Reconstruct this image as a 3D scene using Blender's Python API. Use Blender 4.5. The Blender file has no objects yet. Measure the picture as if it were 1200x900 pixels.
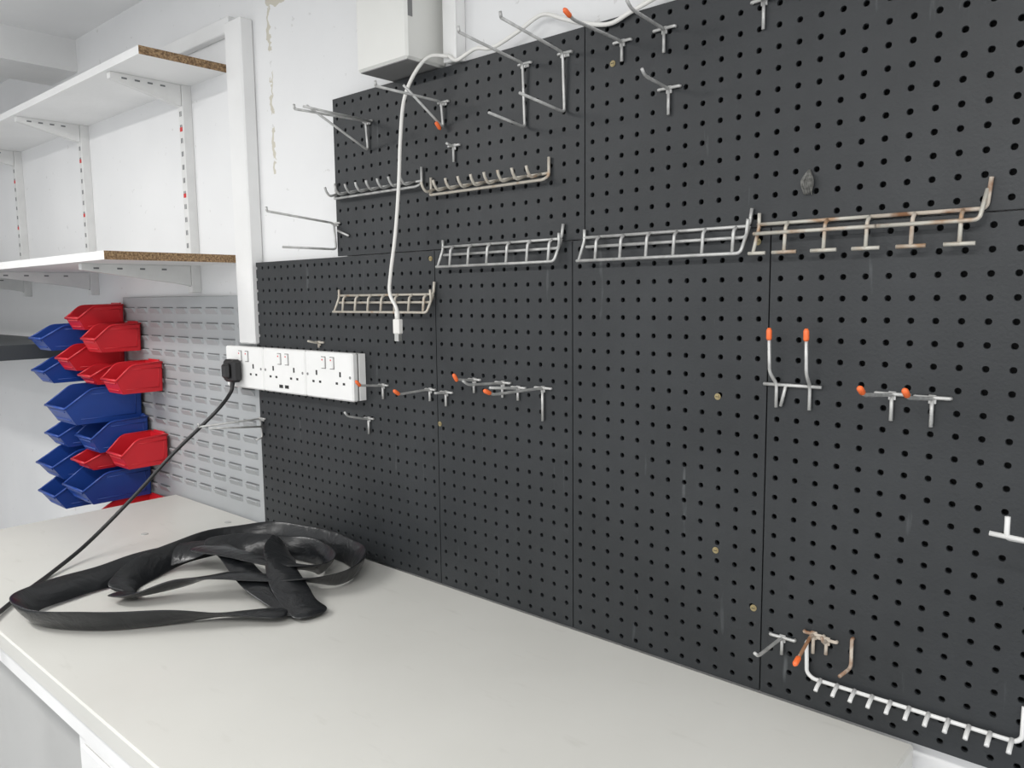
import bpy, math, random
import numpy as np
from mathutils import Vector, Matrix
random.seed(4)
S=bpy.context.scene
S.view_settings.view_transform='Standard'

# ---------------------------------------------------------------- materials
def nodes(name):
    m=bpy.data.materials.new(name); m.use_nodes=True
    nt=m.node_tree; return m,nt,nt.nodes["Principled BSDF"]
def mat(name,col,rough=.5,metal=0,var=.0,scale=20,bump=0,bscale=200,col2=None,thr=(.4,.6),spec=.5,detail=4):
    m,nt,b=nodes(name)
    b.inputs["Roughness"].default_value=rough; b.inputs["Metallic"].default_value=metal
    b.inputs["Specular IOR Level"].default_value=spec
    tc=nt.nodes.new("ShaderNodeTexCoord")
    n=nt.nodes.new("ShaderNodeTexNoise"); n.inputs["Scale"].default_value=scale; n.inputs["Detail"].default_value=detail
    nt.links.new(tc.outputs["Object"],n.inputs["Vector"])
    r=nt.nodes.new("ShaderNodeValToRGB")
    r.color_ramp.elements[0].position=thr[0]; r.color_ramp.elements[1].position=thr[1]
    c1=tuple(max(0,c*(1-var)) for c in col)+(1,)
    c2=(tuple(min(1,c*(1+var)) for c in col) if col2 is None else tuple(col2))+(1,)
    r.color_ramp.elements[0].color=c1; r.color_ramp.elements[1].color=c2
    nt.links.new(n.outputs["Fac"],r.inputs["Fac"]); nt.links.new(r.outputs["Color"],b.inputs["Base Color"])
    if bump:
        n2=nt.nodes.new("ShaderNodeTexNoise"); n2.inputs["Scale"].default_value=bscale
        nt.links.new(tc.outputs["Object"],n2.inputs["Vector"])
        bp=nt.nodes.new("ShaderNodeBump"); bp.inputs["Strength"].default_value=bump; bp.inputs["Distance"].default_value=.002
        nt.links.new(n2.outputs["Fac"],bp.inputs["Height"]); nt.links.new(bp.outputs["Normal"],b.inputs["Normal"])
    return m
M_wire=mat("galvanised_wire",(.5,.5,.49),.42,.45,.15,60)
M_rust=mat("rusty_wire",(.26,.13,.065),.75,.1,.1,28,col2=(.52,.46,.39),thr=(.44,.58))
M_patina=mat("patchy_wire",(.56,.54,.48),.5,.3,.05,30,col2=(.36,.23,.14),thr=(.54,.70))
M_cream=mat("cream_wire",(.58,.54,.47),.5,.2,.1,60,col2=(.36,.22,.12),thr=(.55,.75))
M_orange=mat("orange_plastic",(.85,.16,.04),.4)
M_white=mat("white_paint",(.79,.79,.785),.5,0,.03,5,.15,60)
M_socket=mat("white_plastic",(.80,.80,.79),.3,0,.01)
M_dark=mat("dark_slot",(.015,.015,.015),.6)
M_groove=mat("plate_groove",(.22,.22,.22),.6)
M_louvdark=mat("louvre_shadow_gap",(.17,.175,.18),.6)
M_black=mat("black_rubber_cable",(.012,.012,.013),.45)
M_wcable=mat("white_cable",(.74,.73,.70),.45)
M_upright=mat("painted_steel_white",(.70,.70,.69),.4,0,.03)
M_red=mat("red_plastic",(.58,.014,.024),.38,0,.05,10)
M_blue=mat("blue_plastic",(.014,.058,.29),.38,0,.05,10)
M_chip=mat("chipboard",(.16,.09,.045),.8,0,.2,250,.4,300,col2=(.42,.28,.15),thr=(.35,.65))
M_louvre=mat("grey_enamel",(.37,.385,.395),.45,0,.03,6)
M_redmark=mat("red_label",(.6,.03,.03),.5)
M_brass=mat("brass_screw",(.34,.28,.15),.55,.5)
M_slate=mat("dark_grey_board",(.05,.055,.06),.5)
M_floor=mat("concrete_floor",(.34,.35,.36),.8,0,.1,6)
M_ceil=mat("ceiling_paint",(.82,.82,.82),.8,0,.02,3)
M_cab=mat("cabinet_grey",(.46,.46,.45),.6,0,.03,4)
M_fluff=mat("dust_fluff",(.16,.16,.15),.9,0,.3,200)

def wallmat():
    m,nt,b=nodes("painted_plaster"); b.inputs["Roughness"].default_value=.7
    tc=nt.nodes.new("ShaderNodeTexCoord"); n=nt.nodes.new("ShaderNodeTexNoise"); n.inputs["Scale"].default_value=3; n.inputs["Detail"].default_value=6
    nt.links.new(tc.outputs["Object"],n.inputs["Vector"])
    r=nt.nodes.new("ShaderNodeValToRGB"); r.color_ramp.elements[0].color=(.70,.705,.71,1); r.color_ramp.elements[1].color=(.83,.83,.83,1)
    nt.links.new(n.outputs["Fac"],r.inputs["Fac"])
    sep=nt.nodes.new("ShaderNodeSeparateXYZ"); nt.links.new(tc.outputs["Object"],sep.inputs[0])
    n2=nt.nodes.new("ShaderNodeTexNoise"); n2.inputs["Scale"].default_value=22; n2.inputs["Detail"].default_value=8
    nt.links.new(tc.outputs["Object"],n2.inputs["Vector"])
    def math_(op,a,bv=None):
        k=nt.nodes.new("ShaderNodeMath"); k.operation=op
        for i,x in enumerate((a,bv)):
            if x is None: continue
            if isinstance(x,(int,float)): k.inputs[i].default_value=x
            else: nt.links.new(x,k.inputs[i])
        return k.outputs[0]
    wob=math_('MULTIPLY',math_('SUBTRACT',n2.outputs["Fac"],.5),.07)
    x=math_('ADD',sep.outputs["X"],wob)
    l1=math_('LESS_THAN',math_('ABSOLUTE',math_('ADD',x,1.145)),.0055)
    z1=math_('GREATER_THAN',sep.outputs["Z"],.80)
    line=math_('MULTIPLY',l1,z1)
    dz=math_('ABSOLUTE',math_('ADD',math_('ADD',sep.outputs["Z"],-1.165),wob)); l2=math_('LESS_THAN',dz,.012)
    x2=math_('MULTIPLY',math_('GREATER_THAN',x,-1.15),math_('LESS_THAN',x,-1.05))
    line=math_('MAXIMUM',line,math_('MULTIPLY',l2,x2))
    line=math_('MULTIPLY',line,math_('GREATER_THAN',n2.outputs["Fac"],.44))
    n3=nt.nodes.new("ShaderNodeTexNoise"); n3.inputs["Scale"].default_value=45; n3.inputs["Detail"].default_value=3
    nt.links.new(tc.outputs["Object"],n3.inputs["Vector"])
    gr=math_('MULTIPLY',math_('GREATER_THAN',n3.outputs["Fac"],.70),.3)
    mx=nt.nodes.new("ShaderNodeMix"); mx.data_type='RGBA'
    nt.links.new(line,mx.inputs["Factor"]); nt.links.new(r.outputs["Color"],mx.inputs[6]); mx.inputs[7].default_value=(.58,.55,.47,1)
    mx2=nt.nodes.new("ShaderNodeMix"); mx2.data_type='RGBA'
    nt.links.new(gr,mx2.inputs["Factor"]); nt.links.new(mx.outputs[2],mx2.inputs[6]); mx2.inputs[7].default_value=(.45,.44,.42,1)
    nt.links.new(mx2.outputs[2],b.inputs["Base Color"])
    bp=nt.nodes.new("ShaderNodeBump"); bp.inputs["Strength"].default_value=.3; bp.inputs["Distance"].default_value=.003
    nt.links.new(n2.outputs["Fac"],bp.inputs["Height"]); nt.links.new(bp.outputs["Normal"],b.inputs["Normal"])
    return m
M_wall=wallmat()
def pegmat():
    m,nt,b=nodes("charcoal_hardboard")
    tc=nt.nodes.new("ShaderNodeTexCoord")
    n=nt.nodes.new("ShaderNodeTexNoise"); n.inputs["Scale"].default_value=4; n.inputs["Detail"].default_value=8; n.inputs["Roughness"].default_value=.65
    nt.links.new(tc.outputs["Object"],n.inputs["Vector"])
    r=nt.nodes.new("ShaderNodeValToRGB"); e=r.color_ramp.elements
    e[0].position=.35; e[0].color=(.0145,.0168,.019,1); e[1].position=.7; e[1].color=(.0265,.0295,.0325,1)
    nt.links.new(n.outputs["Fac"],r.inputs["Fac"])
    mp=nt.nodes.new("ShaderNodeMapping"); mp.inputs["Scale"].default_value=(30,30,4)
    nt.links.new(tc.outputs["Object"],mp.inputs["Vector"])
    n2=nt.nodes.new("ShaderNodeTexNoise"); n2.inputs["Scale"].default_value=1.6; n2.inputs["Detail"].default_value=10
    nt.links.new(mp.outputs[0],n2.inputs["Vector"])
    r2=nt.nodes.new("ShaderNodeValToRGB"); r2.color_ramp.elements[0].position=.67; r2.color_ramp.elements[1].position=.84
    nt.links.new(n2.outputs["Fac"],r2.inputs["Fac"])
    mx=nt.nodes.new("ShaderNodeMix"); mx.data_type='RGBA'
    nt.links.new(r2.outputs["Color"],mx.inputs["Factor"]); nt.links.new(r.outputs["Color"],mx.inputs[6]); mx.inputs[7].default_value=(.13,.14,.145,1)
    nt.links.new(mx.outputs[2],b.inputs["Base Color"])
    b.inputs["Roughness"].default_value=.52
    n3=nt.nodes.new("ShaderNodeTexNoise"); n3.inputs["Scale"].default_value=260; n3.inputs["Detail"].default_value=3
    nt.links.new(tc.outputs["Object"],n3.inputs["Vector"])
    bp=nt.nodes.new("ShaderNodeBump"); bp.inputs["Strength"].default_value=.3; bp.inputs["Distance"].default_value=.0012
    nt.links.new(n3.outputs["Fac"],bp.inputs["Height"]); nt.links.new(bp.outputs["Normal"],b.inputs["Normal"])
    return m
M_peg=pegmat()
def benchmat():
    m,nt,b=nodes("worn_laminate")
    tc=nt.nodes.new("ShaderNodeTexCoord")
    n=nt.nodes.new("ShaderNodeTexNoise"); n.inputs["Scale"].default_value=2.5; n.inputs["Detail"].default_value=5
    nt.links.new(tc.outputs["Object"],n.inputs["Vector"])
    r=nt.nodes.new("ShaderNodeValToRGB"); e=r.color_ramp.elements
    e[0].position=.3; e[0].color=(.58,.575,.54,1); e[1].position=.7; e[1].color=(.645,.64,.605,1)
    nt.links.new(n.outputs["Fac"],r.inputs["Fac"])
    mp=nt.nodes.new("ShaderNodeMapping"); mp.inputs["Scale"].default_value=(1,4,1); mp.inputs["Rotation"].default_value=(0,0,.5)
    nt.links.new(tc.outputs["Object"],mp.inputs["Vector"])
    n2=nt.nodes.new("ShaderNodeTexNoise"); n2.inputs["Scale"].default_value=11; n2.inputs["Detail"].default_value=12
    nt.links.new(mp.outputs[0],n2.inputs["Vector"])
    r2=nt.nodes.new("ShaderNodeValToRGB"); r2.color_ramp.elements[0].position=.63; r2.color_ramp.elements[1].position=.80
    r2.color_ramp.elements[1].color=(.4,.4,.4,1)
    nt.links.new(n2.outputs["Fac"],r2.inputs["Fac"])
    mx=nt.nodes.new("ShaderNodeMix"); mx.data_type='RGBA'
    nt.links.new(r2.outputs["Color"],mx.inputs["Factor"]); nt.links.new(r.outputs["Color"],mx.inputs[6]); mx.inputs[7].default_value=(.44,.43,.39,1)
    nt.links.new(mx.outputs[2],b.inputs["Base Color"])
    b.inputs["Roughness"].default_value=.38
    return m
M_bench=benchmat()
def rubmat():
    m,nt,b=nodes("inner_tube_rubber")
    b.inputs["Roughness"].default_value=.30
    tc=nt.nodes.new("ShaderNodeTexCoord")
    n=nt.nodes.new("ShaderNodeTexNoise"); n.inputs["Scale"].default_value=18; n.inputs["Detail"].default_value=5; n.inputs["Distortion"].default_value=.8
    nt.links.new(tc.outputs["Object"],n.inputs["Vector"])
    r=nt.nodes.new("ShaderNodeValToRGB"); r.color_ramp.elements[0].color=(.006,.007,.008,1); r.color_ramp.elements[1].color=(.015,.016,.018,1)
    nt.links.new(n.outputs["Fac"],r.inputs["Fac"]); nt.links.new(r.outputs["Color"],b.inputs["Base Color"])
    bp=nt.nodes.new("ShaderNodeBump"); bp.inputs["Strength"].default_value=.6; bp.inputs["Distance"].default_value=.008
    nt.links.new(n.outputs["Fac"],bp.inputs["Height"]); nt.links.new(bp.outputs["Normal"],b.inputs["Normal"])
    return m
M_rub=rubmat()

# ---------------------------------------------------------------- mesh builder
class MB:
    def __init__(s): s.v=[];s.f=[];s.m=[];s.sm=[]
    def add(s,v,f,mi=0,smooth=False):
        o=len(s.v); s.v+=[tuple(x) for x in v]
        for q in f: s.f.append(tuple(o+i for i in q)); s.m.append(mi); s.sm.append(smooth)
    def box(s,x0,x1,y0,y1,z0,z1,mi=0,b=0):
        if b<=0:
            v=[(x,y,z) for z in(z0,z1) for y in(y0,y1) for x in(x0,x1)]
            s.add(v,[(0,2,3,1),(4,5,7,6),(0,1,5,4),(2,6,7,3),(0,4,6,2),(1,3,7,5)],mi)
        else:
            v=[];idx={}
            for i,x in enumerate((x0,x1)):
                for j,y in enumerate((y0,y1)):
                    for k,z in enumerate((z0,z1)):
                        sx,sy,sz=(1 if i==0 else -1),(1 if j==0 else -1),(1 if k==0 else -1)
                        for ax,p in enumerate([(x,y+sy*b,z+sz*b),(x+sx*b,y,z+sz*b),(x+sx*b,y+sy*b,z)]):
                            idx[(i,j,k,ax)]=len(v); v.append(p)
            f=[]
            for i in(0,1):
                f.append([idx[(i,0,0,0)],idx[(i,1,0,0)],idx[(i,1,1,0)],idx[(i,0,1,0)]][::(1 if i==1 else -1)])
                f.append([idx[(0,i,0,1)],idx[(1,i,0,1)],idx[(1,i,1,1)],idx[(0,i,1,1)]][::(-1 if i==1 else 1)])
                f.append([idx[(0,0,i,2)],idx[(1,0,i,2)],idx[(1,1,i,2)],idx[(0,1,i,2)]][::(1 if i==1 else -1)])
            for j in(0,1):
                for k in(0,1): f.append([idx[(0,j,k,1)],idx[(1,j,k,1)],idx[(1,j,k,2)],idx[(0,j,k,2)]])
            for i in(0,1):
                for k in(0,1): f.append([idx[(i,0,k,0)],idx[(i,1,k,0)],idx[(i,1,k,2)],idx[(i,0,k,2)]])
                for j in(0,1): f.append([idx[(i,j,0,0)],idx[(i,j,1,0)],idx[(i,j,1,1)],idx[(i,j,0,1)]])
            for i in(0,1):
                for j in(0,1):
                    for k in(0,1): f.append([idx[(i,j,k,0)],idx[(i,j,k,1)],idx[(i,j,k,2)]])
            s.add(v,f,mi)
    def sweep(s,pts,rx,rz=None,n=8,mi=0,up=None,radii=None,smooth=True,sup=2.0,floor=None):
        P=[Vector(p) for p in pts]; N=len(P); rz=rz or rx
        T=[]
        for i in range(N):
            t=(P[min(i+1,N-1)]-P[max(i-1,0)]); T.append(t.normalized() if t.length>1e-9 else Vector((0,0,1)))
        nr=Vector((0,0,1)) if abs(T[0].z)<.9 else Vector((1,0,0))
        v=[]
        for i in range(N):
            if up is not None:
                u=Vector(up[i]) if isinstance(up,list) else Vector(up)
            else: u=nr
            nn=(u-T[i]*u.dot(T[i])).normalized(); nr=nn
            sd=T[i].cross(nn)
            k=radii[i] if radii else 1
            kk=k if isinstance(k,tuple) else (k,k)
            for j in range(n):
                a=2*math.pi*j/n; c,sn=math.cos(a),math.sin(a)
                e=2/sup
                c=math.copysign(abs(c)**e,c); sn=math.copysign(abs(sn)**e,sn)
                p=P[i]+sd*(rx*kk[0]*c)+nn*(rz*kk[1]*sn)
                if floor is not None: p.z=max(p.z,floor)
                v.append(p)
        f=[(i*n+j,i*n+(j+1)%n,(i+1)*n+(j+1)%n,(i+1)*n+j) for i in range(N-1) for j in range(n)]
        f.append(tuple(range(n))[::-1]); f.append(tuple((N-1)*n+j for j in range(n)))
        s.add(v,f,mi,smooth)
    def cyl(s,c,ax,r,h,n=16,mi=0):
        c=Vector(c); ax=Vector(ax).normalized(); s.sweep([c,c+ax*h],r,n=n,mi=mi,smooth=False)
    def build(s,name,mats,parent=None,fix=True):
        me=bpy.data.meshes.new(name); me.from_pydata(s.v,[],s.f)
        for m in mats: me.materials.append(m)
        me.polygons.foreach_set("material_index",s.m); me.polygons.foreach_set("use_smooth",s.sm)
        if fix:
            import bmesh
            bm=bmesh.new(); bm.from_mesh(me); bmesh.ops.recalc_face_normals(bm,faces=bm.faces); bm.to_mesh(me); bm.free()
        me.update(); o=bpy.data.objects.new(name,me); S.collection.objects.link(o)
        if parent: o.parent=parent
        return o
def fillet(pts,r=.006,k=4):
    P=[Vector(p) for p in pts]; out=[P[0]]
    for i in range(1,len(P)-1):
        a,b,c=P[i-1],P[i],P[i+1]; d1=(a-b);d2=(c-b); rr=min(r,d1.length*.45,d2.length*.45)
        s_=b+d1.normalized()*rr; e=b+d2.normalized()*rr
        for j in range(k+1):
            t=j/k; out.append((1-t)**2*s_+2*t*(1-t)*b+t*t*e)
    out.append(P[-1]); return out
def catmull(pts,k=8):
    P=[Vector(p) for p in pts]; P=[P[0]*2-P[1]]+P+[P[-1]*2-P[-2]]; out=[]
    for i in range(1,len(P)-2):
        for j in range(k):
            t=j/k; p0,p1,p2,p3=P[i-1:i+3]
            out.append(.5*((2*p1)+(p2-p0)*t+(2*p0-5*p1+4*p2-p3)*t*t+(3*p1-p0-3*p2+p3)*t**3))
    out.append(P[-2]); return out

# ---------------------------------------------------------------- room
WY=.02
def simple(name,m,*b):
    q=MB(); q.box(*b); return q.build(name,[m])
simple("wall_back",M_wall,-3.4,2.2,WY,WY+.12,-.9,1.31)
simple("wall_left",M_wall,-3.5,-3.4,-3.0,WY+.12,-.9,1.31)
simple("floor",M_floor,-3.5,2.2,-3.0,WY+.12,-.95,-.9)
simple("ceiling",M_ceil,-3.5,2.2,-3.0,WY+.12,1.31,1.36)
simple("trim_ceiling_beam",M_white,-2.42,-2.2,-2.6,WY,1.215,1.31)
q=MB(); q.box(-1.275,-1.207,-.012,WY,.425,1.14,0,.003); q.build("trim_timber_post",[M_white])
q=MB(); q.box(-3.39,-1.277,.0,WY,1.125,1.16,0,.002); q.build("trim_head_rail",[M_white])

# ---------------------------------------------------------------- pegboards
def pegboard(x0,x1,z0,z1,n=12):
    g=.0009; x0+=g;x1-=g;z0+=g;z1-=g
    nx=round((x1-x0)/.0254); nz=round((z1-z0)/.0254); dx=(x1-x0)/nx; dz=(z1-z0)/nz
    r=.0034; th=.005
    per=[]
    m=n//4
    for sidei,(p,qv) in enumerate([((1,-1),(1,1)),((1,1),(-1,1)),((-1,1),(-1,-1)),((-1,-1),(1,-1))]):
        for k in range(m):
            t=k/m; per.append((p[0]+(qv[0]-p[0])*t,p[1]+(qv[1]-p[1])*t))
    ang=[math.atan2(b,a) for a,b in per]
    V=[];F=[]
    for i in range(nx):
        for k in range(nz):
            cx=x0+(i+.5)*dx; cz=z0+(k+.5)*dz; o=len(V)
            V+=[(cx+a*dx/2,0,cz+b*dz/2) for a,b in per]
            V+=[(cx+r*1.12*math.cos(t),0,cz+r*1.12*math.sin(t)) for t in ang]
            V+=[(cx+r*math.cos(t),.0006,cz+r*math.sin(t)) for t in ang]
            V+=[(cx+r*math.cos(t),th,cz+r*math.sin(t)) for t in ang]
            for ring in range(3):
                for j in range(n):
                    a=o+ring*n+j;b=o+ring*n+(j+1)%n; F.append((a,b,b+n,a+n))
    q=MB(); q.add(V,F,0)
    for b in [(x0,x1,.0001,th,z1-.0001,z1),(x0,x1,.0001,th,z0,z0+.0001),(x0,x0+.0001,.0001,th,z0,z1),(x1-.0001,x1,.0001,th,z0,z1)]: q.box(*b)
    q.box(x0+.003,x1-.003,.014,WY-.001,z0+.003,z1-.003,1)  # added black backing sheet, its colour stands in for shade behind the holes
    for b in [(x0+.001,x0+.006,th,.0145,z0+.001,z1-.001),(x1-.006,x1-.001,th,.0145,z0+.001,z1-.001),(x0+.001,x1-.001,th,.0145,z1-.006,z1-.001),(x0+.001,x1-.001,th,.0145,z0+.001,z0+.006)]: q.box(*b,1)
    return q.build("pegboard_panel",[M_peg,M_dark],fix=False)
H=.6096
for b in [(-1.219,-.6155,0,H),(-.6155,-.3105,0,H),(-.3105,0,0,H),(0,.6096,0,H),(-.899,-.287,H,.9144),(-.287,.6226,H,.9144)]: pegboard(*b)

for X,Z in [(-.238,.852),(-.017,.592),(-.011,.113),(-.625,.595),(-.068,.391),(-.067,.18),(-.61,.30)]:
    q=MB(); q.cyl((X,-.0002,Z),(0,-1,0),.0044,.0008,18,0); q.cyl((X,-.0008,Z),(0,-1,0),.0028,.0012,14,0)
    q.box(X-.0022,X+.0022,-.0024,-.0019,Z-.0004,Z+.0004,1); q.build("screw_with_washer",[M_brass,M_dark])

# ---------------------------------------------------------------- workbench
q=MB()
q.box(-1.665,.19,-.605,-.0015,-.03,0,0,.0025)
q.box(-1.655,.18,-.598,-.01,-.062,-.0302,1)
q.box(-.72,.17,-.592,-.02,-.9,-.0625,1)
q.box(-.70,-.28,-.598,-.5925,-.88,-.075,1,.002); q.box(-.27,.15,-.598,-.5925,-.88,-.075,1,.002)
q.box(-1.645,-1.585,-.59,-.53,-.9,-.0625,2); q.box(-1.645,-1.585,-.08,-.02,-.9,-.0625,2)
q.box(-1.60,-.721,-.54,-.52,-.85,-.0625,2)
q.build("workbench",[M_bench,M_white,M_cab])
for X,Y in [(-1.30,-.05),(-1.36,-.22)]:
    q=MB(); q.cyl((X,Y,0.0002),(0,0,1),.008,.0012,18); q.build("bench_screw_cap",[M_cab])

# ---------------------------------------------------------------- louvre panel
q=MB(); x0,x1,z0,z1=-1.945,-1.223,-.19,.536
q.box(x0,x1,.004,.0185,z0,z1,0,.002)
cols=9; px=(x1-x0-.02)/cols; rz=.038
z=z1-.03
while z>z0+.03:
    for c in range(cols):
        xa=x0+.01+c*px+.010; xb=xa+px-.020
        yb=.0045; yo=-.0035; h=.016
        if z-h<.006 and xb>-1.68: continue
        v=[(xa,yb,z-h),(xb,yb,z-h),(xb-.004,yo,z-.002),(xa+.004,yo,z-.002),(xa+.004,yo+.0015,z),(xb-.004,yo+.0015,z),(xa,yb,z-.001),(xb,yb,z-.001)]
        q.add(v,[(0,1,2,3),(3,2,5,4),(0,3,6),(1,7,2),(3,4,6),(2,7,5)],0)
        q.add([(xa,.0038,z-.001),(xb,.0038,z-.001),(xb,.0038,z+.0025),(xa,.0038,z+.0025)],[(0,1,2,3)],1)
    z-=rz
q.build("louvred_bin_panel",[M_louvre,M_louvdark],fix=False)

# ---------------------------------------------------------------- storage bins
def bin_(color,xr,w,d,z,h):
    q=MB(); t=.0022
    yb=-.008
    lip=.48*h
    prof=[(0,0),(-.86*d,0),(-d,lip),(-.66*d,h*.97),(0,h)]
    def X(side,zz,inn=0):
        tap=.05*w*(1-zz/h)
        return (xr-tap-inn) if side else (xr-w+tap+inn)
    for side in(0,1):
        o=[(X(side,zz),yb+y,z+zz) for y,zz in prof]; i_=[(X(side,zz,t),yb+y,z+zz) for y,zz in prof]
        f=[(0,1,2,3,4),(9,8,7,6,5)]+[(j,j+5,(j+1)%5+5,(j+1)%5) for j in range(5)]
        q.add(o+i_,f)
    def slab(y0,za,y1,zb,nx,nz):
        a=[(X(0,za),yb+y0,z+za),(X(1,za),yb+y0,z+za),(X(1,zb),yb+y1,z+zb),(X(0,zb),yb+y1,z+zb)]
        b=[(p[0],p[1]+nx*t,p[2]+nz*t) for p in a]
        q.add(a+b,[(0,1,2,3),(7,6,5,4),(0,4,5,1),(1,5,6,2),(2,6,7,3),(3,7,4,0)])
    slab(0,0,-.86*d,0,0,1); slab(-.86*d,0,-d,lip,1,.2); slab(0,0,0,h,-1,0)
    r=.0028
    for side in(0,1):
        s=X(side,h)
        q.sweep(fillet([(X(side,lip),yb-d,z+lip),(s,yb-.66*d,z+h*.97),(s,yb,z+h)],.012),r,n=8)
    q.sweep([(X(0,lip),yb-d,z+lip),(X(1,lip),yb-d,z+lip)],r*1.4,n=8)
    q.sweep([(X(0,h),yb,z+h),(X(1,h),yb,z+h)],r,n=8)
    for fr in (.22,.75):
        zz=lip*fr; yy=-.86*d-.14*d*fr
        q.box(xr-w*.85,xr-w*.15,yb+yy-.003,yb+yy+.002,z+zz,z+zz+.0035)
    q.sweep([(X(1,h*.82)+.0003,yb-.03*d,z+h*.82),(X(1,h*.82)+.0003,yb-.66*d,z+h*.82)],.0013,n=6)
    q.sweep([(X(1,h*.15)+.0003,yb-.08*d,z+h*.15),(X(1,h*.15)+.0003,yb-.80*d,z+h*.15)],.001,n=6)
    q.sweep([(X(1,h*.15)+.0003,yb-.08*d,z+h*.15),(X(1,h*.82)+.0003,yb-.08*d,z+h*.82)],.001,n=6)
    q.box(xr-w*.8,xr-w*.2,yb-.001,yb+.003,z+h*.8,z+h+.006)
    q.build("storage_bin",[M_red if color=='r' else M_blue])
for c,xr,w,d,z,h in [
 ('r',-1.915,.10,.12,.447,.068),('r',-1.81,.10,.12,.388,.075),('r',-1.69,.10,.12,.283,.078),
 ('r',-1.925,.10,.15,.334,.07),('r',-1.83,.09,.13,.300,.05),
 ('r',-1.845,.10,.13,.205,.045),('r',-1.685,.10,.12,.084,.08),('r',-1.83,.10,.16,.068,.048),('r',-1.705,.12,.14,-.072,.05),
 ('b',-2.03,.10,.18,.388,.072),('b',-2.03,.10,.18,.295,.072),('b',-1.83,.15,.20,.196,.098),('b',-1.80,.115,.15,.118,.085),
 ('b',-1.95,.11,.18,.12,.07),('b',-1.955,.13,.20,.03,.08),('b',-1.80,.15,.18,-.020,.085),('b',-1.955,.13,.20,-.055,.085)]:
    bin_(c,xr,w,d,z,h)

# ---------------------------------------------------------------- shelving
def shelf(x0,x1,y0,z0,z1):
    q=MB(); q.box(x0,x1-.001,y0,WY,z0,z1); q.box(x1-.001,x1,y0,WY,z0,z1,1); q.build("wall_shelf",[M_white,M_chip])
shelf(-3.39,-1.33,-.18,1.050,1.068)
shelf(-3.39,-1.30,-.29,.612,.630)
for X in(-1.515,-2.16,-2.76):
    q=MB(); q.box(X-.012,X+.012,-.004,WY,.545,1.050,0,.001)
    z=.56
    while z<1.03:
        q.box(X-.0045,X-.0015,-.0046,-.0038,z,z+.012,1); q.box(X+.0015,X+.0045,-.0046,-.0038,z,z+.012,1); z+=.032
    for zz in (.94,.78): q.box(X-.006,X+.006,-.0048,-.004,zz,zz+.01,2)
    q.build("shelf_upright",[M_upright,M_louvdark,M_redmark])
    for zt,L in((1.0495,.17),(.6115,.26)):
        q=MB(); hw=.009
        pr=[(-.005,zt),(-L,zt),(-L,zt-.014),(-.03,zt-.045),(-.005,zt-.05)]
        v=[(X-hw,y,z) for y,z in pr]+[(X+hw,y,z) for y,z in pr]
        q.add(v,[(0,1,2,3,4),(9,8,7,6,5)]+[(j,j+5,(j+1)%5+5,(j+1)%5) for j in range(5)])
        for i in range(4):
            y=-L+.025+i*(L-.05)/4; q.box(X+hw,X+hw+.0006,y,y+.012,zt-.012,zt-.008,1)
        q.build("shelf_bracket",[M_upright,M_louvdark])
q=MB(); q.box(-3.35,-2.22,-.34,WY,.355,.40,0,.002); q.build("dark_wall_shelf",[M_slate])

# ---------------------------------------------------------------- sockets
q=MB(); x0=-1.304; w=.1615; z0,z1=.325,.420
for i in range(3):
    a=x0+i*w+.0012; b=x0+(i+1)*w-.0012
    q.box(a-.001,b+.001,-.016,-.0005,z0+.0015,z1-.0015,0,.0005)
    q.box(a,b,-.032,-.0175,z0,z1,0,.003)
    q.box(a+.001,b-.001,-.018,-.0155,z0+.001,z1-.001,3)
    for s in(0,1):
        cx=a+(b-a)*(.25+.5*s)
        sx=a+(b-a)*(.41+.18*s)
        q.box(sx-.0075,sx+.0075,-.0323,-.0318,z1-.034,z1-.009,3)
        q.box(sx-.006,sx+.006,-.0355,-.0318,z1-.0325,z1-.0105,0,.001)
        q.box(sx-.0018,sx+.0018,-.0358,-.0354,z1-.017,z1-.0140,2)
        zc=z0+.038
        q.box(cx-.0024,cx+.0024,-.0326,-.0318,zc+.009,zc+.019,1)
        q.box(cx-.0150,cx-.0082,-.0326,-.0318,zc-.0065,zc-.002,1); q.box(cx+.0082,cx+.0150,-.0326,-.0318,zc-.0065,zc-.002,1)
    for sx in(a+.008,b-.008): q.cyl((sx,-.0318,(z0+z1)/2),(0,-1,0),.0030,.0008,12,3)
    if i==1:
        for s in(-1,1): q.box((a+b)/2+s*.011-.007,(a+b)/2+s*.011+.007,-.0326,-.0318,z0+.011,z0+.018,1)
q.build("triple_wall_socket",[M_socket,M_dark,M_redmark,M_groove])

q=MB()
px_,pz=-1.250,.366
q.box(px_-.024,px_+.024,-.058,-.0345,pz-.027,pz+.025,0,.006)
q.box(px_-.014,px_+.014,-.068,-.056,pz-.018,pz+.016,0,.005)
q.sweep([(px_,-.046,pz-.02),(px_,-.050,pz-.045)],.0065,n=12,radii=[1,.6])
flex=catmull([(px_,-.048,pz-.03),(px_+.004,-.056,.315),(-1.238,-.10,.275),(-1.285,-.18,.187),(-1.293,-.262,.11),(-1.285,-.365,.032),(-1.225,-.455,.0065),(-1.157,-.52,.0048),(-1.09,-.575,.0065),(-1.045,-.609,.003),(-1.02,-.625,-.05),(-1.0,-.63,-.25),(-1.0,-.62,-.6),(-1.02,-.61,-.88)],10)
q.sweep(flex,.0042,n=10)
q.build("power_plug_with_flex",[M_black])

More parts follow.
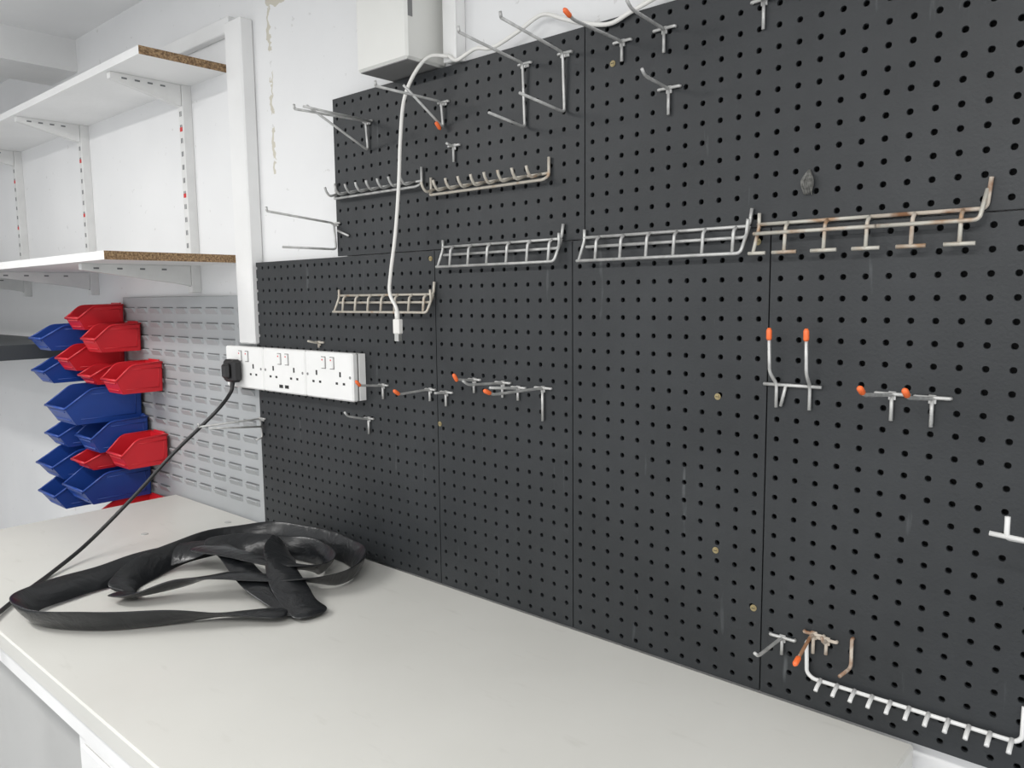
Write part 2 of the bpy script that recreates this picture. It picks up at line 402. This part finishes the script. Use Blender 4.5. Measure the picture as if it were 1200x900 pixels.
# ---------------------------------------------------------------- white box, conduit & cable
q=MB()
q.box(-.728,-.596,-.07,WY,.918,1.25,0,.004)
q.box(-.5965,-.5955,-.066,-.056,.985,1.22,1)
q.box(-.722,-.60,-.066,.01,.9165,.9185,1)
q.build("wall_control_box",[mat("ivory_plastic",(.70,.70,.67),.4,0,.02,4),mat("seam_grey",(.2,.2,.2),.6)])
q=MB(); q.box(-.575,-.548,-.004,WY,.918,1.30,0,.002); q.box(-.577,-.546,-.0065,-.0041,.918,1.30,0,.001)
q.build("cable_trunking",[M_socket])
q=MB()
c=catmull([(-.560,-.010,.925),(-.585,-.03,.925),(-.605,-.045,.90),(-.628,-.05,.86),(-.640,-.05,.80),(-.648,-.05,.72),(-.660,-.05,.64),(-.676,-.05,.57),(-.680,-.05,.535),(-.664,-.05,.51),(-.662,-.05,.50)],10)
q.sweep(c,.0032,n=10)
q.sweep([(-.662,-.05,.503),(-.661,-.05,.488)],.0045,n=10)
q.box(-.669,-.652,-.055,-.045,.463,.489,0,.0015); q.box(-.666,-.655,-.0535,-.0465,.450,.4635,1)
c=catmull([(-.560,-.010,.926),(-.54,-.010,.915),(-.50,-.008,.925),(-.46,-.01,.918),(-.41,-.006,.932),(-.37,0.004,.95),(-.33,0.006,.935),(-.29,-.004,.918),(-.24,-.006,.905),(-.20,-.004,.915),(-.12,.004,.935),(.0,.008,.945)],8)
q.sweep(c,.0032,n=8)
q.build("white_usb_cable",[M_wcable,mat("plug_metal",(.6,.6,.58),.3,.8)])

# ---------------------------------------------------------------- hooks
R=.0022
def hook(wires,tips=(),m=M_wire,plates=()):
    q=MB()
    for w in wires: q.sweep(fillet(w,.007),R,n=8)
    for a,b in tips:
        a=Vector(a);b=Vector(b);d=(b-a).normalized()
        q.sweep([a-d*.012,a-d*.010,a,a+d*.003],.0034,n=10,mi=1,radii=[.7,1,1,.5])
    for x0,x1,z0,z1 in plates: q.box(x0,x1,-.0035,-.0004,z0,z1,0,.0005)
    q.build("pegboard_hook",[m,M_orange])
def single(X,Z,tip,stem=.03,tw=.013,orange=False,m=M_wire,upturn=True,dx=0):
    y=-.0035; tx=X+dx
    arm=[(X,y,Z),(X,y-.01,Z+.001)]
    base=Vector((X,y-.01,Z+.001)); t=Vector((tx,tip[0],tip[1]))
    if upturn: arm+=[base+(t-base)*.86+Vector((0,0,-.006)),t]
    else: arm+=[t]
    wires=[arm,[(X-tw,.0,Z+.001),(X-tw,y,Z+.001),(X+tw,y,Z+.001),(X+tw,.0,Z+.001)],[(X,y,Z),(X,y,Z-stem)]]
    tips=[(t,t+(t-Vector(arm[-2])))] if orange else []
    hook(wires,tips,m,plates=[(X-.004,X+.004,Z-.006,Z+.004)])
def double_long(X,zt,zb,top,bot,extra=None,tips=()):
    y=-.0035
    wires=[[(X,top[0],top[1]),(X,y-.004,zt),(X,y,zb),(X,bot[0],bot[1])],[(X-.012,.0,zt),(X-.012,y,zt),(X+.012,y,zt),(X+.012,.0,zt)],
           [(X,top[0],top[1]),(X,top[0]-.001,top[1]+.008)]]
    if extra: wires+=extra
    hook(wires,tips,plates=[(X-.008,X+.008,zt-.006,zt+.002)])
double_long(-.788,.855,.802,(-.16,.852),(-.135,.862),extra=[[(-.776,-.004,.853),(-.776,-.15,.856)]])
double_long(-.583,.856,.814,(-.147,.856),(-.09,.868),tips=[((-.583,-.012,.812),(-.583,-.006,.806))])
double_long(-.400,.883,.788,(-.144,.897),(-.085,.797))
double_long(-.322,.883,.798,(-.142,.899),(-.105,.808))
double_long(-.898,.675,.624,(-.155,.688),(-.125,.624),extra=[[(-.89,-.004,.66),(-.855,-.004,.648)]])
double_long(-1.207,.253,.209,(-.154,.253),(-.02,.205),extra=[[(-1.20,-.004,.235),(-1.20,-.135,.248)]])
single(-.221,.877,(-.132,.887),.026,.014,True)
single(-.154,.879,(-.093,.893),.03,.016)
single(-.146,.801,(-.070,.814),.034,.016)
single(-.015,.882,(-.09,.895),.034,.016)
single(-.559,.780,(-.02,.783),.026,.013,upturn=False)
single(-.765,.359,(-.065,.372),.026,.013,True)
single(-.632,.360,(-.085,.366),.02,.012,True)
single(-.590,.358,(-.03,.36),.024,.014,upturn=False)
single(-.520,.385,(-.05,.397),.022,.013,True)
single(-.454,.384,(-.095,.396),.024,.016)
single(-.420,.378,(-.07,.385),.02,.014,upturn=False)
single(-.368,.381,(-.135,.390),.052,.016,True)
single(-.812,.290,(-.06,.31),.03,.013)
single(-.97,.435,(-.03,.44),.01,.014,m=M_cream,upturn=False)
hook([[(.012,-.026,.482),(.012,-.022,.43),(.014,-.004,.414),(.014,-.004,.384)],[(.058,-.026,.482),(.058,-.022,.43),(.056,-.004,.414),(.056,-.004,.384)],[(-.003,-.004,.413),(.070,-.004,.413)],[(.026,-.004,.413),(.02,-.004,.386)],],
     [((.012,-.026,.482),(.012,-.0265,.50)),((.058,-.026,.482),(.058,-.0265,.50))])
single(.150,.410,(-.115,.428),.03,.018,True)
single(.192,.409,(-.11,.428),.032,.018,True)
single(.030,.084,(-.085,.093),.022,.016)
single(.070,.100,(-.06,.083),.024,.012,True,m=M_rust,upturn=False)
single(.086,.097,(-.02,.107),.018,.012,False,m=M_rust,upturn=False)
hook([[(.117,.0,.108),(.117,-.005,.108),(.117,-.005,.072),(.112,-.03,.069)]],m=M_rust)

# ---------------------------------------------------------------- racks
def wrack(wires,m,r=.0023,mi=None):
    q=MB()
    for k,w in enumerate(wires): q.sweep(fillet(w,.006),r,n=8,mi=(mi[k] if mi else 0))
    q.build("wire_tool_rack",m if isinstance(m,list) else [m])
def ladder(x0,x1,z,n,m,depth=.016,drop=.034,endpost=.022):
    y=-.004; w=[]
    w.append([(x0-.004,y,z),(x1,y,z),(x1+.003,y,z+endpost)])
    w.append([(x0-.002,-.004,z+.012),(x0-.002,-.004,z-.004),(x0-.004,-depth,z-drop)])
    yf=-depth; zf=z-drop
    w.append([(x0-.008,yf,zf),(x1-.006,yf,zf),(x1+.0,y,z)])
    w.append([(x0+.004,-depth*.5,z-.014),(x1-.002,-depth*.5,z-.014),(x1+.003,-depth*.9,z+.008)])
    for i in range(n):
        X=x0+(x1-x0)*(i+.6)/n
        w.append([(X,y,z),(X,-depth*.8,z-.005),(X,yf,zf)])
    wrack(w,m)
ladder(-.587,-.328,.613,6,M_wire)
ladder(-.283,-.027,.612,6,M_wire)
ladder(-.891,-.616,.532,7,M_cream,drop=.032)
y=-.004;z=.613;x0,x1=-.012,.235;d=.016
W=[([(x0-.004,y,z),(.12,y,z)],0),([(.118,y,z),(x1,y,z),(x1+.003,y,z+.032)],1),
   ([(x0-.002,y,z+.014),(x0-.002,y,z-.004),(x0-.004,-d,z-.036)],0),
   ([(x0-.004,-d,z-.012),(.13,-d,z-.012)],0),([(.128,-d,z-.012),(x1-.004,-d,z-.012),(x1,y,z+.02)],0),([(x0-.01,-d,z-.036),(x0+.012,-d,z-.036)],0)]
for i in range(5):
    X=x0+(x1-x0)*(i+.75)/5.2; k=1 if i in(3,) else 0
    W.append(([(X,y,z),(X,-d*.8,z-.005),(X,-d,z-.036)],k)); W.append(([(X-.015,-d,z-.036),(X+.015,-d,z-.036)],0))
wrack([a for a,b in W],[M_patina,M_rust],mi=[b for a,b in W])
def prongs(x0,x1,z,n,m):
    y=-.004; w=[[(x0,y,z+.025),(x0,y,z),(x0+.005,-.012,z-.006),(x1-.005,-.012,z-.006),(x1,y,z),(x1,y,z+.028)]]
    w.append([(x0,y,z+.004),(x1,y,z+.004)])
    for i in range(n):
        X=x0+(x1-x0)*(i+.5)/n
        w.append([(X,-.006,z+.004),(X,-.03,z-.004),(X,-.038,z+.006),(X,-.04,z+.013)])
    wrack(w,m)
prongs(-.893,-.640,.727,8,M_wire)
prongs(-.616,-.352,.709,9,M_cream)
w=[[(.062,.0,.088),(.062,-.004,.088),(.064,-.006,.05),(.072,-.006,.044),(.290,-.006,.044),(.296,-.006,.05),(.296,-.004,.085)]]
for i in range(11):
    X=.082+i*.0205; w.append([(X,-.006,.046),(X,-.020,.041),(X,-.024,.038)])
wrack(w,M_upright,.0026)
wrack([[(.264,-.06,.283),(.36,-.06,.278),(.36,-.004,.268)],[(.279,-.06,.303),(.279,-.06,.281),(.300,-.004,.265),(.35,-.004,.265)]],M_upright,.0026)
q=MB()
for i in range(60):
    a=random.uniform(-1,1); q.sweep(catmull([(.046+a*.001,-.001,.674),(.046+a*.006+random.uniform(-.002,.002),-.003-random.random()*.006,.66),(.046+a*.005,-.003,.650-random.random()*.006)],4),.0005,n=4)
q.build("cobweb_tuft",[M_fluff])

# ---------------------------------------------------------------- inner tube
q=MB()
def band(pts,wd,th,k=9,ph=0):
    C=catmull([p[:3] for p in pts],k); N=len(C)
    TW=catmull([(p[3],0,0) for p in pts],k); ups=[];rad=[]
    for i in range(N):
        t=(C[min(i+1,N-1)]-C[max(i-1,0)]).normalized()
        sd=t.cross(Vector((0,0,1))).normalized(); a=math.radians(TW[i].x)
        ups.append(Vector((0,0,1))*math.cos(a)+sd*math.sin(a))
        e=min(1,(min(i,N-1-i)+2.5)/4)
        rad.append((e*(1+.05*math.sin(i*.5+ph)),e*(1+.35*math.sin(i*.37+ph))))
    q.sweep(C,wd,th,n=20,up=ups,radii=rad,sup=1.6,floor=.0012)
band([(-.69,-.275,.012,0),(-.750,-.340,.014,20),(-.808,-.420,.018,48),(-.878,-.508,.019,60),(-.965,-.562,.020,55),(-1.045,-.555,.022,45),(-1.078,-.48,.020,35),(-1.085,-.39,.020,45),(-1.088,-.30,.026,40),(-1.03,-.235,.040,15),(-.94,-.24,.050,-10),(-.84,-.26,.036,0),(-.75,-.262,.018,0),(-.675,-.258,.010,0)],.0265,.0048,ph=0)
band([(-1.0,-.42,.014,20),(-1.05,-.37,.020,48),(-1.085,-.27,.028,58),(-1.095,-.17,.028,68),(-1.06,-.085,.027,72),(-.965,-.048,.027,74),(-.855,-.042,.026,72),(-.768,-.068,.025,65),(-.735,-.14,.022,45),(-.785,-.22,.030,15),(-.86,-.29,.040,5),(-.92,-.35,.028,30),(-.96,-.41,.014,20),(-1.0,-.42,.010,10)],.0265,.0050,ph=2)
band([(-1.04,-.24,.048,20),(-1.0,-.16,.034,60),(-.93,-.095,.026,70),(-.85,-.09,.025,65),(-.80,-.13,.024,40),(-.84,-.20,.042,10),(-.93,-.255,.060,0),(-1.01,-.27,.052,10)],.0235,.0050,ph=4)
band([(-.655,-.250,.008,0),(-.715,-.242,.018,0),(-.80,-.215,.038,10),(-.89,-.165,.044,30),(-.97,-.11,.030,60)],.031,.0052,ph=1)
tube=q.build("inner_tube",[M_rub])
md=tube.modifiers.new("s","SUBSURF"); md.levels=1; md.render_levels=1

# ---------------------------------------------------------------- lights
def area(name,loc,rot,sx,sy,e,c=(1,1,1)):
    l=bpy.data.lights.new(name,'AREA'); l.shape='RECTANGLE'; l.size=sx;l.size_y=sy;l.energy=e;l.color=c
    o=bpy.data.objects.new(name,l); S.collection.objects.link(o); o.location=loc; o.rotation_euler=rot; return o
for X,Y in((-1.6,-1.3),(.6,-1.3),(-.4,-2.4)):
    q=MB(); q.box(X-.6,X+.6,Y-.09,Y+.09,1.285,1.31,0,.004); q.build("ceiling_batten_light",[M_socket])
    area("ceiling_tube_light",(X,Y,1.28),(0,0,0),1.1,.14,21.5,(1,.985,.96))
w=bpy.data.worlds.new("w"); S.world=w; w.use_nodes=True
w.node_tree.nodes["Background"].inputs[0].default_value=(.97,.985,1,1); w.node_tree.nodes["Background"].inputs[1].default_value=1.15

# ---------------------------------------------------------------- camera
cd=bpy.data.cameras.new("camera"); cd.sensor_width=36; cd.lens=921.88/1200*36; cd.clip_start=.02
co=bpy.data.objects.new("camera",cd); S.collection.objects.link(co)
pan,tilt,roll=.72715,.11099,-.01089
F=Vector((-math.sin(pan)*math.cos(tilt),math.cos(pan)*math.cos(tilt),-math.sin(tilt)))
Rv=Vector((math.cos(pan),math.sin(pan),0)); U=Rv.cross(F)
R2=Rv*math.cos(roll)+U*math.sin(roll); U2=-Rv*math.sin(roll)+U*math.cos(roll)
m=Matrix((R2,U2,-F)).transposed().to_4x4(); m.translation=Vector((.41918,-.96054,.52695)); co.matrix_world=m
S.camera=co
